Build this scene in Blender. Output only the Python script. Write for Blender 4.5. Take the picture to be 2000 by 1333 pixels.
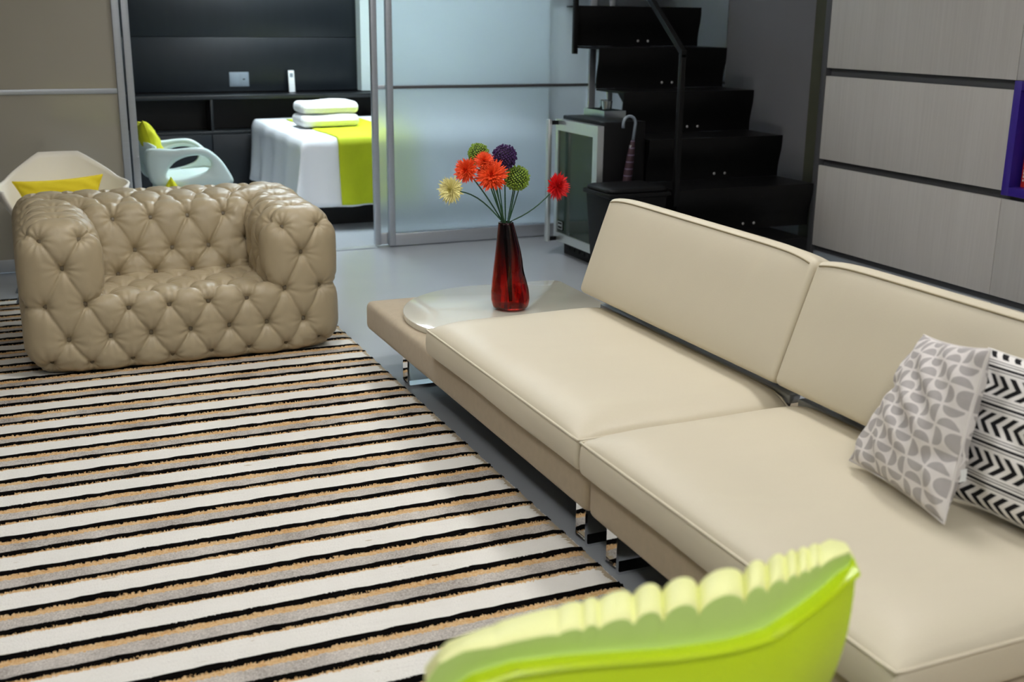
import bpy, bmesh, math, random
import numpy as np
from mathutils import Vector, Matrix
from mathutils.bvhtree import BVHTree
from mathutils.kdtree import KDTree
random.seed(7); rng = np.random.default_rng(7)
for o in list(bpy.data.objects): bpy.data.objects.remove(o)
sc = bpy.context.scene
COL = sc.collection
PI = math.pi

# ------------------------------------------------------------------ camera
yaw, pitch, roll, FPX = math.radians(23.8201), math.radians(15.8374), math.radians(0.638), 2217.66
fw = Vector((math.sin(yaw)*math.cos(pitch), math.cos(yaw)*math.cos(pitch), -math.sin(pitch)))
rt = Vector((math.cos(yaw), -math.sin(yaw), 0)); up = rt.cross(fw)
rt2 = rt*math.cos(roll)+up*math.sin(roll); up2 = -rt*math.sin(roll)+up*math.cos(roll)
cd = bpy.data.cameras.new('camera'); cam = bpy.data.objects.new('camera', cd); COL.objects.link(cam)
cam.matrix_world = Matrix(((rt2.x, up2.x, -fw.x, 0), (rt2.y, up2.y, -fw.y, 0), (rt2.z, up2.z, -fw.z, 1.5), (0, 0, 0, 1)))
cd.sensor_width = 36; cd.lens = FPX/2000*36; cd.clip_start = 0.05
cd.dof.use_dof = True; cd.dof.focus_distance = 4.2; cd.dof.aperture_fstop = 3.2
sc.camera = cam
# ------------------------------------------------------------------ world, exposure
w = bpy.data.worlds.new('world'); sc.world = w; w.use_nodes = True
w.node_tree.nodes['Background'].inputs[0].default_value = (0.8, 0.85, 0.9, 1)
w.node_tree.nodes['Background'].inputs[1].default_value = 0.3
sc.view_settings.view_transform = 'Standard'; sc.view_settings.look = 'None'
sc.view_settings.exposure = 0.0; sc.view_settings.gamma = 1.0; sc.view_settings.use_curve_mapping = False
LIVING = 47.0      # radiance of the living room ceiling lamps
BEDROOM = 78.0     # radiance of the bedroom ceiling lamps
CEIL = 2.75

# ------------------------------------------------------------------ shader helpers
def lin(c): return tuple(((v/255)/12.92 if v/255 <= .04045 else ((v/255+.055)/1.055)**2.4) for v in c)
class N:
    """tiny expression builder for shader math"""
    def __init__(s, nt, sock): s.nt, s.s = nt, sock
    @staticmethod
    def m(nt, op, *a, clamp=False):
        n = nt.nodes.new('ShaderNodeMath'); n.operation = op; n.use_clamp = clamp
        for i, v in enumerate(a):
            if isinstance(v, N): nt.links.new(v.s, n.inputs[i])
            else: n.inputs[i].default_value = v
        return N(nt, n.outputs[0])
    def op(s, o, *a): return N.m(s.nt, o, s, *a)
    def __add__(s, b): return s.op('ADD', b)
    def __radd__(s, b): return s.op('ADD', b)
    def __sub__(s, b): return s.op('SUBTRACT', b)
    def __rsub__(s, b): return N.m(s.nt, 'SUBTRACT', b, s)
    def __mul__(s, b): return s.op('MULTIPLY', b)
    def __rmul__(s, b): return s.op('MULTIPLY', b)
    def __truediv__(s, b): return s.op('DIVIDE', b)
    def lt(s, b): return s.op('LESS_THAN', b)
    def gt(s, b): return s.op('GREATER_THAN', b)
    def fract(s): return s.op('FRACT')
    def floor(s): return s.op('FLOOR')
    def abs(s): return s.op('ABSOLUTE')
    def sqrt(s): return s.op('SQRT')
    def mx(s, b): return s.op('MAXIMUM', b)
    def mn(s, b): return s.op('MINIMUM', b)
    def between(s, a, b): return s.gt(a)*s.lt(b)
def newmat(name):
    m = bpy.data.materials.new(name); m.use_nodes = True
    nt = m.node_tree; b = nt.nodes['Principled BSDF']
    return m, nt, b
def setp(b, **k):
    for n, v in k.items():
        key = {'rough': 'Roughness', 'metal': 'Metallic', 'trans': 'Transmission Weight', 'ior': 'IOR', 'coat': 'Coat Weight', 'coatr': 'Coat Roughness', 'spec': 'Specular IOR Level', 'sheen': 'Sheen Weight', 'alpha': 'Alpha'}[n]
        b.inputs[key].default_value = v
def coords(nt, kind='Object'):
    t = nt.nodes.new('ShaderNodeTexCoord'); sp = nt.nodes.new('ShaderNodeSeparateXYZ')
    nt.links.new(t.outputs[kind], sp.inputs[0])
    return t.outputs[kind], N(nt, sp.outputs[0]), N(nt, sp.outputs[1]), N(nt, sp.outputs[2])
def noise(nt, vec, scale, detail=3, rough=.5, sc3=None):
    if sc3:
        mp = nt.nodes.new('ShaderNodeMapping'); nt.links.new(vec, mp.inputs[0]); mp.inputs['Scale'].default_value = sc3; vec = mp.outputs[0]
    n = nt.nodes.new('ShaderNodeTexNoise'); nt.links.new(vec, n.inputs['Vector'])
    n.inputs['Scale'].default_value = scale; n.inputs['Detail'].default_value = detail; n.inputs['Roughness'].default_value = rough
    return N(nt, n.outputs[0])
def mixc(nt, f, a, b):
    n = nt.nodes.new('ShaderNodeMix'); n.data_type = 'RGBA'
    if isinstance(f, N): nt.links.new(f.s, n.inputs[0])
    else: n.inputs[0].default_value = f
    for i, c in ((6, a), (7, b)):
        if isinstance(c, tuple): n.inputs[i].default_value = (*c[:3], 1)
        else: nt.links.new(c, n.inputs[i])
    return n.outputs[2]
def bump(nt, b, h, strength=.3, dist=.01):
    n = nt.nodes.new('ShaderNodeBump'); n.inputs['Strength'].default_value = strength; n.inputs['Distance'].default_value = dist
    nt.links.new(h.s, n.inputs['Height']); nt.links.new(n.outputs[0], b.inputs['Normal'])
def plain(name, col, rough=.5, var=.06, nscale=6., bmp=0., bscale=80., sc3=None, **k):
    m, nt, b = newmat(name); v, x, y, z = coords(nt)
    n = noise(nt, v, nscale, sc3=sc3)
    c1 = tuple(c*(1-var) for c in col); c2 = tuple(min(1, c*(1+var)) for c in col)
    nt.links.new(mixc(nt, n, c1, c2), b.inputs['Base Color'])
    setp(b, rough=rough, **k)
    if bmp: bump(nt, b, noise(nt, v, bscale, 4, .6), bmp, .004)
    return m
def emis(name, col, s):
    m, nt, b = newmat(name); setp(b, rough=.5)
    b.inputs['Base Color'].default_value = (*col, 1); b.inputs['Emission Color'].default_value = (*col, 1); b.inputs['Emission Strength'].default_value = s
    return m

M = {}
M['floor'] = plain('polished_grey_floor', lin((172, 177, 183)), .22, .07, 1.6, spec=.5)
M['ceiling'] = plain('ceiling_paint', lin((225, 225, 222)), .9, .02)
M['wall_light'] = plain('light_wall_paint', lin((150, 150, 150)), .85, .03)
M['wall_grey'] = plain('grey_wall_paint', lin((112, 110, 112)), .8, .06, 2)
M['wall_pale'] = plain('pale_wall_paint', lin((186, 198, 198)), .8, .03)
M['olive'] = plain('dark_olive_tone', lin((70, 70, 52)), .7, .06)
M['black_panel'] = plain('black_wood_panel', lin((20, 25, 30)), .38, .3, 3, sc3=(6, 1, 1), spec=.4)
M['black_shelf'] = plain('black_shelf_board', lin((22, 25, 28)), .35, .2, 4)
M['black_deep'] = plain('black_cabinet_inside', lin((12, 12, 13)), .6, .2)
M['alu'] = plain('brushed_aluminium', (.46, .49, .53), .35, .06, 4, sc3=(1, 1, 30), metal=.55)
M['alu_dark'] = plain('dark_aluminium_profile', lin((86, 86, 88)), .45, .05, metal=.3)
M['steel'] = plain('stainless_steel', (.72, .76, .76), .3, .04, 5, sc3=(1, 30, 1), metal=.85)
M['chrome'] = plain('polished_chrome', (.85, .86, .88), .04, .01, metal=1.)
M['black_metal'] = plain('black_painted_steel', lin((9, 9, 10)), .45, .2, 9, spec=.25)
M['black_plastic'] = plain('black_plastic', lin((9, 9, 11)), .5, .1, spec=.25)
M['tray_steel'] = plain('tray_steel', (.40, .46, .48), .22, .05, metal=1.)
M['seam'] = plain('leather_seam', lin((150, 138, 108)), .6, .05)
M['bolt'] = plain('bolt_steel', (.6, .6, .6), .4, .05, metal=.6)
M['white_plastic'] = plain('white_plastic', lin((236, 238, 238)), .35, .02)
M['grey_plate'] = plain('grey_switch_plate', lin((128, 138, 148)), .35, .05)
M['linen'] = plain('white_bed_linen', lin((238, 240, 244)), .85, .02, 8, .15, 140)
M['towel'] = plain('white_terry_towel', lin((246, 246, 246)), .95, .02, 30, .5, 260)
M['lime_cloth'] = plain('lime_runner_cloth', lin((196, 208, 22)), .8, .12, 9, .2, 90)
M['lime_pillow'] = plain('lime_pillow_cloth', lin((205, 206, 24)), .85, .12, 14, .2, 200)
M['yellow_pillow'] = plain('yellow_pillow_cloth', lin((250, 224, 44)), .85, .08, 14, .2, 200)
M['shell_cream'] = plain('cream_moulded_plastic', lin((242, 237, 226)), .4, .03)
M['aqua_plastic'] = plain('pale_aqua_plastic', lin((205, 222, 220)), .35, .03)
M['platform'] = plain('tan_woven_upholstery', lin((178, 162, 136)), .9, .1, 40, .4, 400, sheen=.2)
M['tabletop'] = plain('off_white_lacquer', lin((222, 218, 202)), .08, .03, 3, coat=.6, coatr=.03)
M['purple'] = plain('purple_lacquer', lin((58, 36, 140)), .35, .06)
M['stem'] = plain('flower_stem_green', lin((30, 74, 40)), .5, .2, 20)
M['allium_green'] = plain('allium_green', lin((138, 168, 54)), .7, .35, 120)
M['allium_core'] = plain('allium_dark_core', lin((44, 62, 22)), .8, .2, 60)
M['allium_purple'] = plain('allium_purple', lin((66, 32, 92)), .7, .3, 120)
M['purple_core'] = plain('allium_purple_core', lin((32, 14, 44)), .8, .2, 60)
M['orange'] = plain('orange_petals', lin((240, 78, 26)), .6, .18, 60)
M['redpetal'] = plain('red_petals', lin((226, 20, 26)), .6, .15, 60)
M['cream'] = plain('cream_petals', lin((236, 228, 160)), .6, .12, 60)
M['lime_shell'] = plain('lime_chair_shell', lin((190, 216, 14)), .36, .04, 2, coat=.3, coatr=.2)
M['lime_rim_lit'] = plain('lime_chair_rim_lit_tone', lin((238, 241, 168)), .5, .04, 3)  # strong light on the rim and inner side painted in as paler lime
M['lime_collar_shaded'] = plain('lime_chair_collar_shade_tone', lin((196, 224, 126)), .5, .04, 3)  # shaded green of the collar band painted in as its own tone
M['lamp_rim'] = plain('lamp_rim_white', lin((230, 230, 230)), .5, .02)
M['lamp_living'] = emis('living_lamp_diffuser', (1, .98, .955), LIVING)
M['lamp_bed'] = emis('bedroom_lamp_diffuser', (.80, .93, 1), BEDROOM)
M['book_red'] = plain('red_book_cover', lin((190, 34, 30)), .4, .08)
M['book_dark'] = plain('dark_book_cover', lin((28, 34, 30)), .45, .3, 30)
M['book_page'] = plain('book_pages', lin((220, 214, 200)), .8, .05, 60)

def leather(name, col, var, rough):
    m, nt, b = newmat(name); v, x, y, z = coords(nt)
    n1 = noise(nt, v, 2.5, 3); n2 = noise(nt, v, 260, 3, .6); n3 = noise(nt, v, 9, 4, .6, sc3=(1, 2.2, 1))
    nt.links.new(mixc(nt, n1, tuple(c*(1-var) for c in col), tuple(c*(1+var) for c in col)), b.inputs['Base Color'])
    setp(b, rough=rough, spec=.45); bump(nt, b, n2*.35+n3*.65, .22, .004)
    return m
M['sofa_leather'] = leather('beige_sofa_leather', lin((207, 198, 176)), .05, .48)
M['chair_leather'] = leather('taupe_tufted_leather', lin((170, 155, 126)), .05, .43)
M['chair_button'] = plain('taupe_button_leather', lin((104, 92, 70)), .4, .05)

# wood laminate of the cabinets: fine vertical grain
m, nt, b = newmat('pale_wood_laminate'); v, x, y, z = coords(nt)
g = noise(nt, v, 3., 5, .6, sc3=(8, 26, .7)); g2 = noise(nt, v, 2., 3, .5, sc3=(2, 4, .3))
nt.links.new(mixc(nt, (g*.6+g2*.4), lin((174, 169, 163)), lin((206, 202, 196))), b.inputs['Base Color']); setp(b, rough=.5, spec=.35)
M['laminate'] = m
# frosted glass
def frosted(name, col, rough, trl, tcol):
    m, nt, b = newmat(name); v, x, y, z = coords(nt)
    b.inputs['Base Color'].default_value = (*col, 1); setp(b, rough=rough, trans=1., ior=1.25)
    t = nt.nodes.new('ShaderNodeBsdfTranslucent'); t.inputs[0].default_value = (*tcol, 1)
    d = nt.nodes.new('ShaderNodeBsdfDiffuse'); d.inputs[0].default_value = (*tcol, 1)
    m1 = nt.nodes.new('ShaderNodeMixShader'); m1.inputs[0].default_value = .35
    nt.links.new(t.outputs[0], m1.inputs[1]); nt.links.new(d.outputs[0], m1.inputs[2])
    m2 = nt.nodes.new('ShaderNodeMixShader'); m2.inputs[0].default_value = trl
    nt.links.new(b.outputs[0], m2.inputs[1]); nt.links.new(m1.outputs[0], m2.inputs[2])
    nt.links.new(m2.outputs[0], nt.nodes['Material Output'].inputs[0])
    return m
M['frosted'] = frosted('frosted_glass', (.93, .97, 1.), .36, .16, (.80, .88, .93))
# greige lacquered glass with soft reflection
m, nt, b = newmat('greige_satin_glass'); v, x, y, z = coords(nt)
nt.links.new(mixc(nt, noise(nt, v, 1.2, 2), lin((150, 144, 129)), lin((160, 153, 139))), b.inputs['Base Color']); setp(b, rough=.5, coat=.8, coatr=.06)
M['greige_glass'] = m
m, nt, b = newmat('dark_glass_green_reflection'); v, x, y, z = coords(nt)
nt.links.new(mixc(nt, noise(nt, v, 2.5, 2), lin((20, 36, 28)), lin((36, 56, 42))), b.inputs['Base Color']); setp(b, rough=.08, spec=.6)  # green reflection in the door glass painted into its base colour
M['cooler_glass'] = m
m, nt, b = newmat('ruby_glass'); v, x, y, z = coords(nt)
vn = noise(nt, v, 9, 3, .6, sc3=(3, 3, .5))
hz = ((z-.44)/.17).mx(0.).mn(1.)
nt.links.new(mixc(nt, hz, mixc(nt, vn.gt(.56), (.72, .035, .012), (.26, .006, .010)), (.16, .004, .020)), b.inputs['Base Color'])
setp(b, rough=.02, trans=1., ior=1.40)
M['ruby'] = m
# rug stripes: colour follows world Y, edges frayed by noise
A0, PER = 2.455, .2325
m, nt, b = newmat('striped_rug_pile'); v, x, y, z = coords(nt)
fine = noise(nt, v, 150, 2, .7); fine2 = noise(nt, v, 420, 2, .7); big = noise(nt, v, 5, 3, .6, sc3=(1, .35, 1)); mid = noise(nt, v, 26, 3, .7); fray = noise(nt, v, 100, 3, .8, sc3=(1.5, .8, 1)); spk = ((noise(nt, v, 210, 2, .8)-.5)*2.6+.5).mx(0.).mn(1.); spk2 = ((noise(nt, v, 120, 3, .8)-.5)*2.4+.5).mx(0.).mn(1.)
ph = ((A0+.013 - y + (fray-.5)*.024 + (mid-.5)*.005)/PER+40).fract()*PER    # metres behind the far edge of the thick black line
white = mixc(nt, fine2*.6+big*.4, lin((210, 207, 200)), lin((244, 242, 236)))
grey = mixc(nt, (spk*.55+(big-.3)*1.1).mx(0.).mn(1.), lin((122, 114, 108)), lin((226, 220, 212)))
tan = mixc(nt, (spk2*.8+(big-.4)*.6).mx(0.).mn(1.), lin((188, 138, 78)), lin((228, 204, 164)))
blk = mixc(nt, fine2, lin((5, 4, 4)), lin((14, 12, 11)))
c = mixc(nt, ph.between(.030, .052), white, tan)
c = mixc(nt, ph.between(.052, .107), c, grey)
c = mixc(nt, ph.between(.132, .140), c, tan)
c = mixc(nt, ph.lt(.031).mx(ph.between(.107, .1325)), c, blk)
nt.links.new(c, b.inputs['Base Color']); setp(b, rough=1., spec=.02); bump(nt, b, fine+fine2*.6, .5, .006)
M['rug'] = m
# pillow prints (UV space)
m, nt, b = newmat('grey_half_circle_print'); v, u, vv, z = coords(nt, 'UV')
cu = u*6.; cv = vv*8.; par = ((cu.floor()+cv.floor())*.5).fract().gt(.25)
lu = cu.fract()*2.-1.; lv = cv.fract()*2.-1.
pu = par*lv+(1.-par)*lu; pv = par*lu+(1.-par)*lv
ax = 1.-pu.abs()
d = ((ax-.10)*(ax-.10)*1.1+pv*pv).sqrt()
msk = d.lt(.84)*ax.gt(.08)
nz = noise(nt, v, 14, 2)
nt.links.new(mixc(nt, msk, mixc(nt, nz, lin((214, 209, 206)), lin((226, 221, 218))), mixc(nt, nz, lin((164, 159, 158)), lin((184, 179, 177)))), b.inputs['Base Color']); setp(b, rough=.85, spec=.2)
bump(nt, b, noise(nt, v, 400, 2), .15, .002)
M['pillow_grey'] = m
m, nt, b = newmat('black_white_chevron_print'); v, u, vv, z = coords(nt, 'UV')
P = vv*4.2; k = P.floor(); q = P.fract(); flip = (k*.5).fract().gt(.25)*2.-1.
vl = (q-.30)/.30
bars = ((u*13.+vl.abs()*flip*.9).fract().lt(.5))*vl.abs().lt(.92)
lines = q.between(.66, .685).mx(q.between(.73, .80)).mx(q.between(.86, .885)).mx(q.between(.93, .95))
nt.links.new(mixc(nt, bars.mx(lines), lin((236, 233, 230)), lin((30, 29, 32))), b.inputs['Base Color']); setp(b, rough=.85, spec=.2)
bump(nt, b, noise(nt, v, 400, 2), .15, .002)
M['pillow_chevron'] = m
# book cover with a printed spine
m, nt, b = newmat('umbrella_plaid'); v, x, y, z = coords(nt)
pl = ((z*24.).fract().lt(.16))
nt.links.new(mixc(nt, pl, lin((48, 24, 34)), lin((96, 84, 108))), b.inputs['Base Color']); setp(b, rough=.7)
M['plaid'] = m

# ------------------------------------------------------------------ mesh helpers
def tag(o, label=None, cat=None, group=None, kind=None):
    if label: o['label'] = label
    if cat: o['category'] = cat
    if group: o['group'] = group
    if kind: o['kind'] = kind
    return o
def thing(name, label, cat, loc=(0, 0, 0), rz=0, group=None, kind=None):
    o = bpy.data.objects.new(name, None); COL.objects.link(o); o.location = loc; o.rotation_euler = (0, 0, rz); o.empty_display_size = .1
    return tag(o, label, cat, group, kind)
def link(name, me, mat, parent=None, world=False):
    o = bpy.data.objects.new(name, me); COL.objects.link(o)
    if mat is not None and not me.materials: me.materials.append(M[mat])
    if parent is not None:
        o.parent = parent
        if world: o.matrix_parent_inverse = basis(parent).inverted()
    return o
def basis(o):
    m = Matrix.Translation(o.location) @ o.rotation_euler.to_matrix().to_4x4()
    if o.parent: m = basis(o.parent) @ o.matrix_parent_inverse @ m
    return m
def mesh_from(V, F, smooth=True, sharp=None):
    me = bpy.data.meshes.new('mesh'); me.from_pydata([tuple(map(float, v)) for v in V], [], [tuple(map(int, f)) for f in F]); me.validate(); me.update()
    if smooth:
        me.shade_smooth()
        if sharp: me.set_sharp_from_angle(angle=math.radians(sharp))
    return me
class MB:
    def __init__(s): s.V = []; s.F = []
    def add(s, V, F):
        n = len(s.V); s.V += [tuple(v) for v in V]; s.F += [tuple(i+n for i in f) for f in F]; return s
    def box(s, x0, x1, y0, y1, z0, z1):
        V = [(x, y, z) for z in (z0, z1) for y in (y0, y1) for x in (x0, x1)]
        return s.add(V, [(0, 2, 3, 1), (4, 5, 7, 6), (0, 1, 5, 4), (2, 6, 7, 3), (0, 4, 6, 2), (1, 3, 7, 5)])
    def prism(s, pts, axis, a, b):
        """polygon pts (2D) extruded along axis"""
        n = len(pts)
        def P(p, t): return {'x': (t, p[0], p[1]), 'y': (p[0], t, p[1]), 'z': (p[0], p[1], t)}[axis]
        V = [P(p, a) for p in pts]+[P(p, b) for p in pts]
        F = [tuple(range(n))[::-1], tuple(range(n, 2*n))]+[(i, (i+1) % n, n+(i+1) % n, n+i) for i in range(n)]
        return s.add(V, F)
    def tube(s, path, r, n=8, closed=False, caps=True):
        path = [Vector(p) for p in path]; L = len(path); V = []; F = []
        rr = r if hasattr(r, '__len__') else [r]*L
        nrm = None
        for i, p in enumerate(path):
            if closed: t = (path[(i+1) % L]-path[i-1]).normalized()
            else: t = (path[min(i+1, L-1)]-path[max(i-1, 0)]).normalized()
            if nrm is None:
                nrm = t.orthogonal().normalized()
            nrm = (nrm - t*nrm.dot(t)).normalized(); bn = t.cross(nrm)
            for k in range(n):
                a = 2*PI*k/n; V.append(p+(nrm*math.cos(a)+bn*math.sin(a))*rr[i])
        for i in range(L if closed else L-1):
            j = (i+1) % L
            for k in range(n): F.append((i*n+k, i*n+(k+1) % n, j*n+(k+1) % n, j*n+k))
        if caps and not closed: F += [tuple(range(n))[::-1], tuple(range((L-1)*n, L*n))]
        return s.add(V, F)
    def lathe(s, prof, n=24, c=(0, 0, 0)):
        V = []; F = []; L = len(prof)
        for r, z in prof:
            for k in range(n): a = 2*PI*k/n; V.append((c[0]+r*math.cos(a), c[1]+r*math.sin(a), c[2]+z))
        for i in range(L-1):
            for k in range(n): F.append((i*n+k, i*n+(k+1) % n, (i+1)*n+(k+1) % n, (i+1)*n+k))
        F += [tuple(range(n))[::-1], tuple(range((L-1)*n, L*n))]
        return s.add(V, F)
    def mesh(s, smooth=False, sharp=40): return mesh_from(s.V, s.F, smooth, sharp)
    def build(s, name, mat, parent=None, smooth=False, sharp=40, bevel=0, world=False, segs=2):
        me = s.mesh(smooth, sharp)
        if bevel:
            bm = bmesh.new(); bm.from_mesh(me); bmesh.ops.bevel(bm, geom=bm.edges[:], offset=bevel, segments=segs, affect='EDGES', profile=.5, clamp_overlap=True); bm.to_mesh(me); bm.free()
            me.shade_smooth(); me.set_sharp_from_angle(angle=math.radians(50))
        return link(name, me, mat, parent, world)
def boxobj(name, mat, parent, x0, x1, y0, y1, z0, z1, bevel=0., world=True):
    return MB().box(x0, x1, y0, y1, z0, z1).build(name, mat, parent, bevel=bevel, world=world)
def rbox(h, r, n, deform=None):
    """rounded box centred on the origin: half sizes h, radius r, n=(nx,ny,nz) divisions; vectorised deform(P)->P"""
    h = np.array(h, float); r3 = np.array(r if hasattr(r, '__len__') else (r, r, r), float); key = {}; V = []; F = []
    def axis(k):
        m = n[k]; e = 4
        a = np.concatenate([-h[k]+r3[k]*(1-np.cos(np.linspace(0, PI/2, e+1)[:-1]))*1.0, np.linspace(-h[k]+r3[k], h[k]-r3[k], m+1), h[k]-r3[k]*(1-np.cos(np.linspace(PI/2, 0, e+1)[1:]))])
        return a
    ax = [axis(k) for k in range(3)]
    def vid(i, j, k):
        t = (i, j, k)
        if t not in key: key[t] = len(V); V.append((ax[0][i], ax[1][j], ax[2][k]))
        return key[t]
    S = [len(a)-1 for a in ax]
    for d in range(3):
        u, v = (d+1) % 3, (d+2) % 3
        for side in (0, S[d]):
            for i in range(S[u]):
                for j in range(S[v]):
                    q = []
                    for di, dj in ((0, 0), (1, 0), (1, 1), (0, 1)):
                        t = [0, 0, 0]; t[d] = side; t[u] = i+di; t[v] = j+dj; q.append(vid(*t))
                    F.append(q if side else q[::-1])
    P = np.array(V); inner = np.clip(P, -(h-r3), h-r3); dlt = (P-inner)/r3
    L = np.linalg.norm(dlt, axis=1); Lm = np.maximum(np.abs(dlt).max(1), 1e-9)
    k = np.where(L > 1e-9, Lm/np.maximum(L, 1e-9), 1)[:, None]
    P = inner+dlt*k*r3
    if deform is not None: P = deform(P)
    return P, F
def grid_faces(nu, nv, wrap=False):
    F = []
    for i in range(nu-1):
        for j in range(nv-(0 if wrap else 1)):
            F.append((i*nv+j, i*nv+(j+1) % nv, (i+1)*nv+(j+1) % nv, (i+1)*nv+j))
    return F
def copy_tree(o, parent=None):
    c = o.copy(); COL.objects.link(c); c.parent = parent
    for ch in list(o.children): copy_tree(ch, c)
    return c
def struct(name, label=None, kindmesh=None, mat=None):
    o = link(name, kindmesh, mat); return tag(o, label, None, None, 'structure')

# ================================================================== SETTING
XL, XR, YN, YF, GL = -3.2, 4.92, -2.4, 10.34, 7.30   # room limits, GL = glass partition
def sbox(name, mat, label, *b): return tag(MB().box(*b).build(name, mat), label, None, None, 'structure')
sbox('floor', 'floor', 'polished grey floor running under the whole room', XL, XR, YN, YF, -.1, 0)
sbox('ceiling', 'ceiling', 'white ceiling above the room', XL, XR, YN, YF, CEIL, CEIL+.1)
sbox('wall_left', 'wall_light', 'light painted wall left of the room', XL-.1, XL, YN, YF, 0, CEIL)
sbox('wall_right', 'wall_grey', 'grey painted wall behind the stairs and cabinets', XR, XR+.1, YN, YF, 0, CEIL)
sbox('wall_near', 'wall_light', 'light painted wall behind the viewer', XL, XR, YN-.1, YN, 0, CEIL)
sbox('wall_strip', 'olive', 'dark olive strip on the wall beside the cabinets', XR-.02, XR, 6.02, 6.26, 0, CEIL)  # strip of the wall set in a darker olive tone
# bedroom back wall: black boards with joints, pale wall to the right
wb = MB().box(XL, XR, YF+.012, YF+.1, 0, CEIL).build('wall_back', 'black_deep'); tag(wb, 'black panelled back wall of the bedroom', None, None, 'structure')
zs = [.86, 1.325, 1.79, 2.26, CEIL]
xs = [XL, -.4, 1.0, 2.98]
for i in range(4):
    for j in range(3):
        boxobj('panel', 'black_panel', wb, xs[j]+.002, xs[j+1]-.002, YF-.01, YF+.012, zs[i]+.002, zs[i+1]-.002, .002)
sbox('wall_back_pale', 'wall_pale', 'pale wall beside the black boards in the bedroom', 2.985, XR, 10.2, YF, .86, CEIL)

# ------------------------------------------------------------------ glass partition
def stile(p, x0, x1, y0, y1): return boxobj('stile', 'alu', p, x0, x1, y0, y1, .01, CEIL, .003)
d1 = thing('door_1', 'greige satin glass sliding door in an aluminium frame', None, (0, GL, 0), 0, None, 'structure')
stile(d1, .625, .668, GL-.03, GL+.02); stile(d1, .682, .724, GL+.0, GL+.05)
boxobj('rail', 'alu', d1, XL+.01, .625, GL-.022, GL+.012, 1.048, 1.078, .003)
boxobj('rail', 'alu', d1, XL+.01, .625, GL-.022, GL+.012, .012, .085, .003)
boxobj('pane', 'greige_glass', d1, XL+.01, .625, GL-.01, GL+.004, .085, 1.048)
boxobj('pane', 'greige_glass', d1, XL+.01, .625, GL-.01, GL+.004, 1.078, CEIL-.001)
d2 = thing('door_2', 'frosted glass sliding doors in slim aluminium frames', None, (2.3, GL, 0), 0, None, 'structure')
stile(d2, 2.212, 2.252, GL+.02, GL+.06)
boxobj('pane', 'frosted', d2, 2.252, 3.5, GL+.04, GL+.048, .09, 1.048); boxobj('pane', 'frosted', d2, 2.252, 3.5, GL+.04, GL+.048, 1.072, CEIL-.001)
boxobj('rail', 'alu', d2, 2.252, 3.5, GL+.03, GL+.056, 1.048, 1.072, .002); boxobj('rail', 'alu', d2, 2.252, 3.5, GL+.03, GL+.056, .012, .09, .002)
stile(d2, 2.298, 2.340, GL-.03, GL+.012); stile(d2, 3.78, 3.83, GL-.03, GL+.012); stile(d2, 3.93, 3.97, GL-.03, GL+.012)
for a, bb in ((2.34, 3.78), (3.83, 3.93), (3.97, XR)):
    boxobj('rail', 'alu_dark', d2, a, bb, GL-.02, GL+.004, 1.052, 1.07, .002)
    boxobj('rail', 'alu', d2, a, bb, GL-.026, GL+.01, .008, .09, .002)
    boxobj('pane', 'frosted', d2, a, bb, GL-.012, GL-.004, .09, 1.052); boxobj('pane', 'frosted', d2, a, bb, GL-.012, GL-.004, 1.07, CEIL-.001)
sbox('trim_2', 'alu', 'aluminium floor track across the bedroom opening', .724, 2.212, GL-.03, GL+.05, 0, .006)

# ------------------------------------------------------------------ ceiling lamps
def ceil_lamp(x, y, sx, sy, mat, label):
    t = thing('ceiling_light', label, 'ceiling light', (x, y, CEIL))
    mb = MB(); r = .03
    for b_ in ((-sx-r, sx+r, -sy-r, -sy), (-sx-r, sx+r, sy, sy+r), (-sx-r, -sx, -sy, sy), (sx, sx+r, -sy, sy)): mb.box(*b_, -.025, 0)
    mb.build('rim', 'lamp_rim', t); MB().box(-sx, sx, -sy, sy, -.018, -.001).build('diffuser', mat, t)
    return t
for x, y, l in ((-.3, 2.6, 'above the middle of the rug'), (.9, 4.1, 'in front of the tufted armchair'), (2.3, 5.8, 'above the floor behind the sofa table'), (2.4, 2.6, 'above the sofa seat'), (1.1, .0, 'above the lime chair'), (.1, -.7, 'added as fill behind the viewer on the left'), (1.6, -1.2, 'added as fill behind the viewer on the right')):  # last two lamps are unseen fill, added to brighten surfaces facing the camera
    ceil_lamp(x, y, .2, .2, 'lamp_living', 'square neutral white ceiling panel lamp ' + l)
ceil_lamp(2.2, 8.6, .35, .25, 'lamp_bed', 'cool white ceiling panel lamp above the bed')
ceil_lamp(3.6, 8.6, .25, .25, 'lamp_bed', 'cool white ceiling panel lamp behind the frosted glass')

# ================================================================== RUG
def rug():
    x0, x1, y0, y1 = -2.3, 1.42, .3, 6.55
    nx, ny = 120, 1250
    X, Y = np.meshgrid(np.linspace(x0, x1, nx+1), np.linspace(y0, y1, ny+1), indexing='ij')
    ph = np.mod((A0+.013-Y), PER); k = ((ph < .031) | ((ph > .107) & (ph < .1325))).astype(float)
    Z = .012+.004*k+rng.normal(0, .0009, X.shape)
    X = X+rng.normal(0, .0012, X.shape); Y2 = Y+rng.normal(0, .0012, X.shape)
    edge = (X > x1-.01); Z[edge] -= .005
    V = np.stack([X, Y2, Z], -1).reshape(-1, 3); F = grid_faces(nx+1, ny+1)
    F = [f[::-1] for f in F]
    me = mesh_from(V, F); o = link('rug', me, 'rug')
    # skirt so that the rug has thickness
    mb = MB().box(x0+.004, x1-.004, y0+.004, y1-.004, 0.0005, .010)
    s_ = mb.build('rug_backing', 'platform', o)
    tag(o, 'striped shaggy rug in cream, black, tan and grey on the floor', 'rug')
rug()

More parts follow.
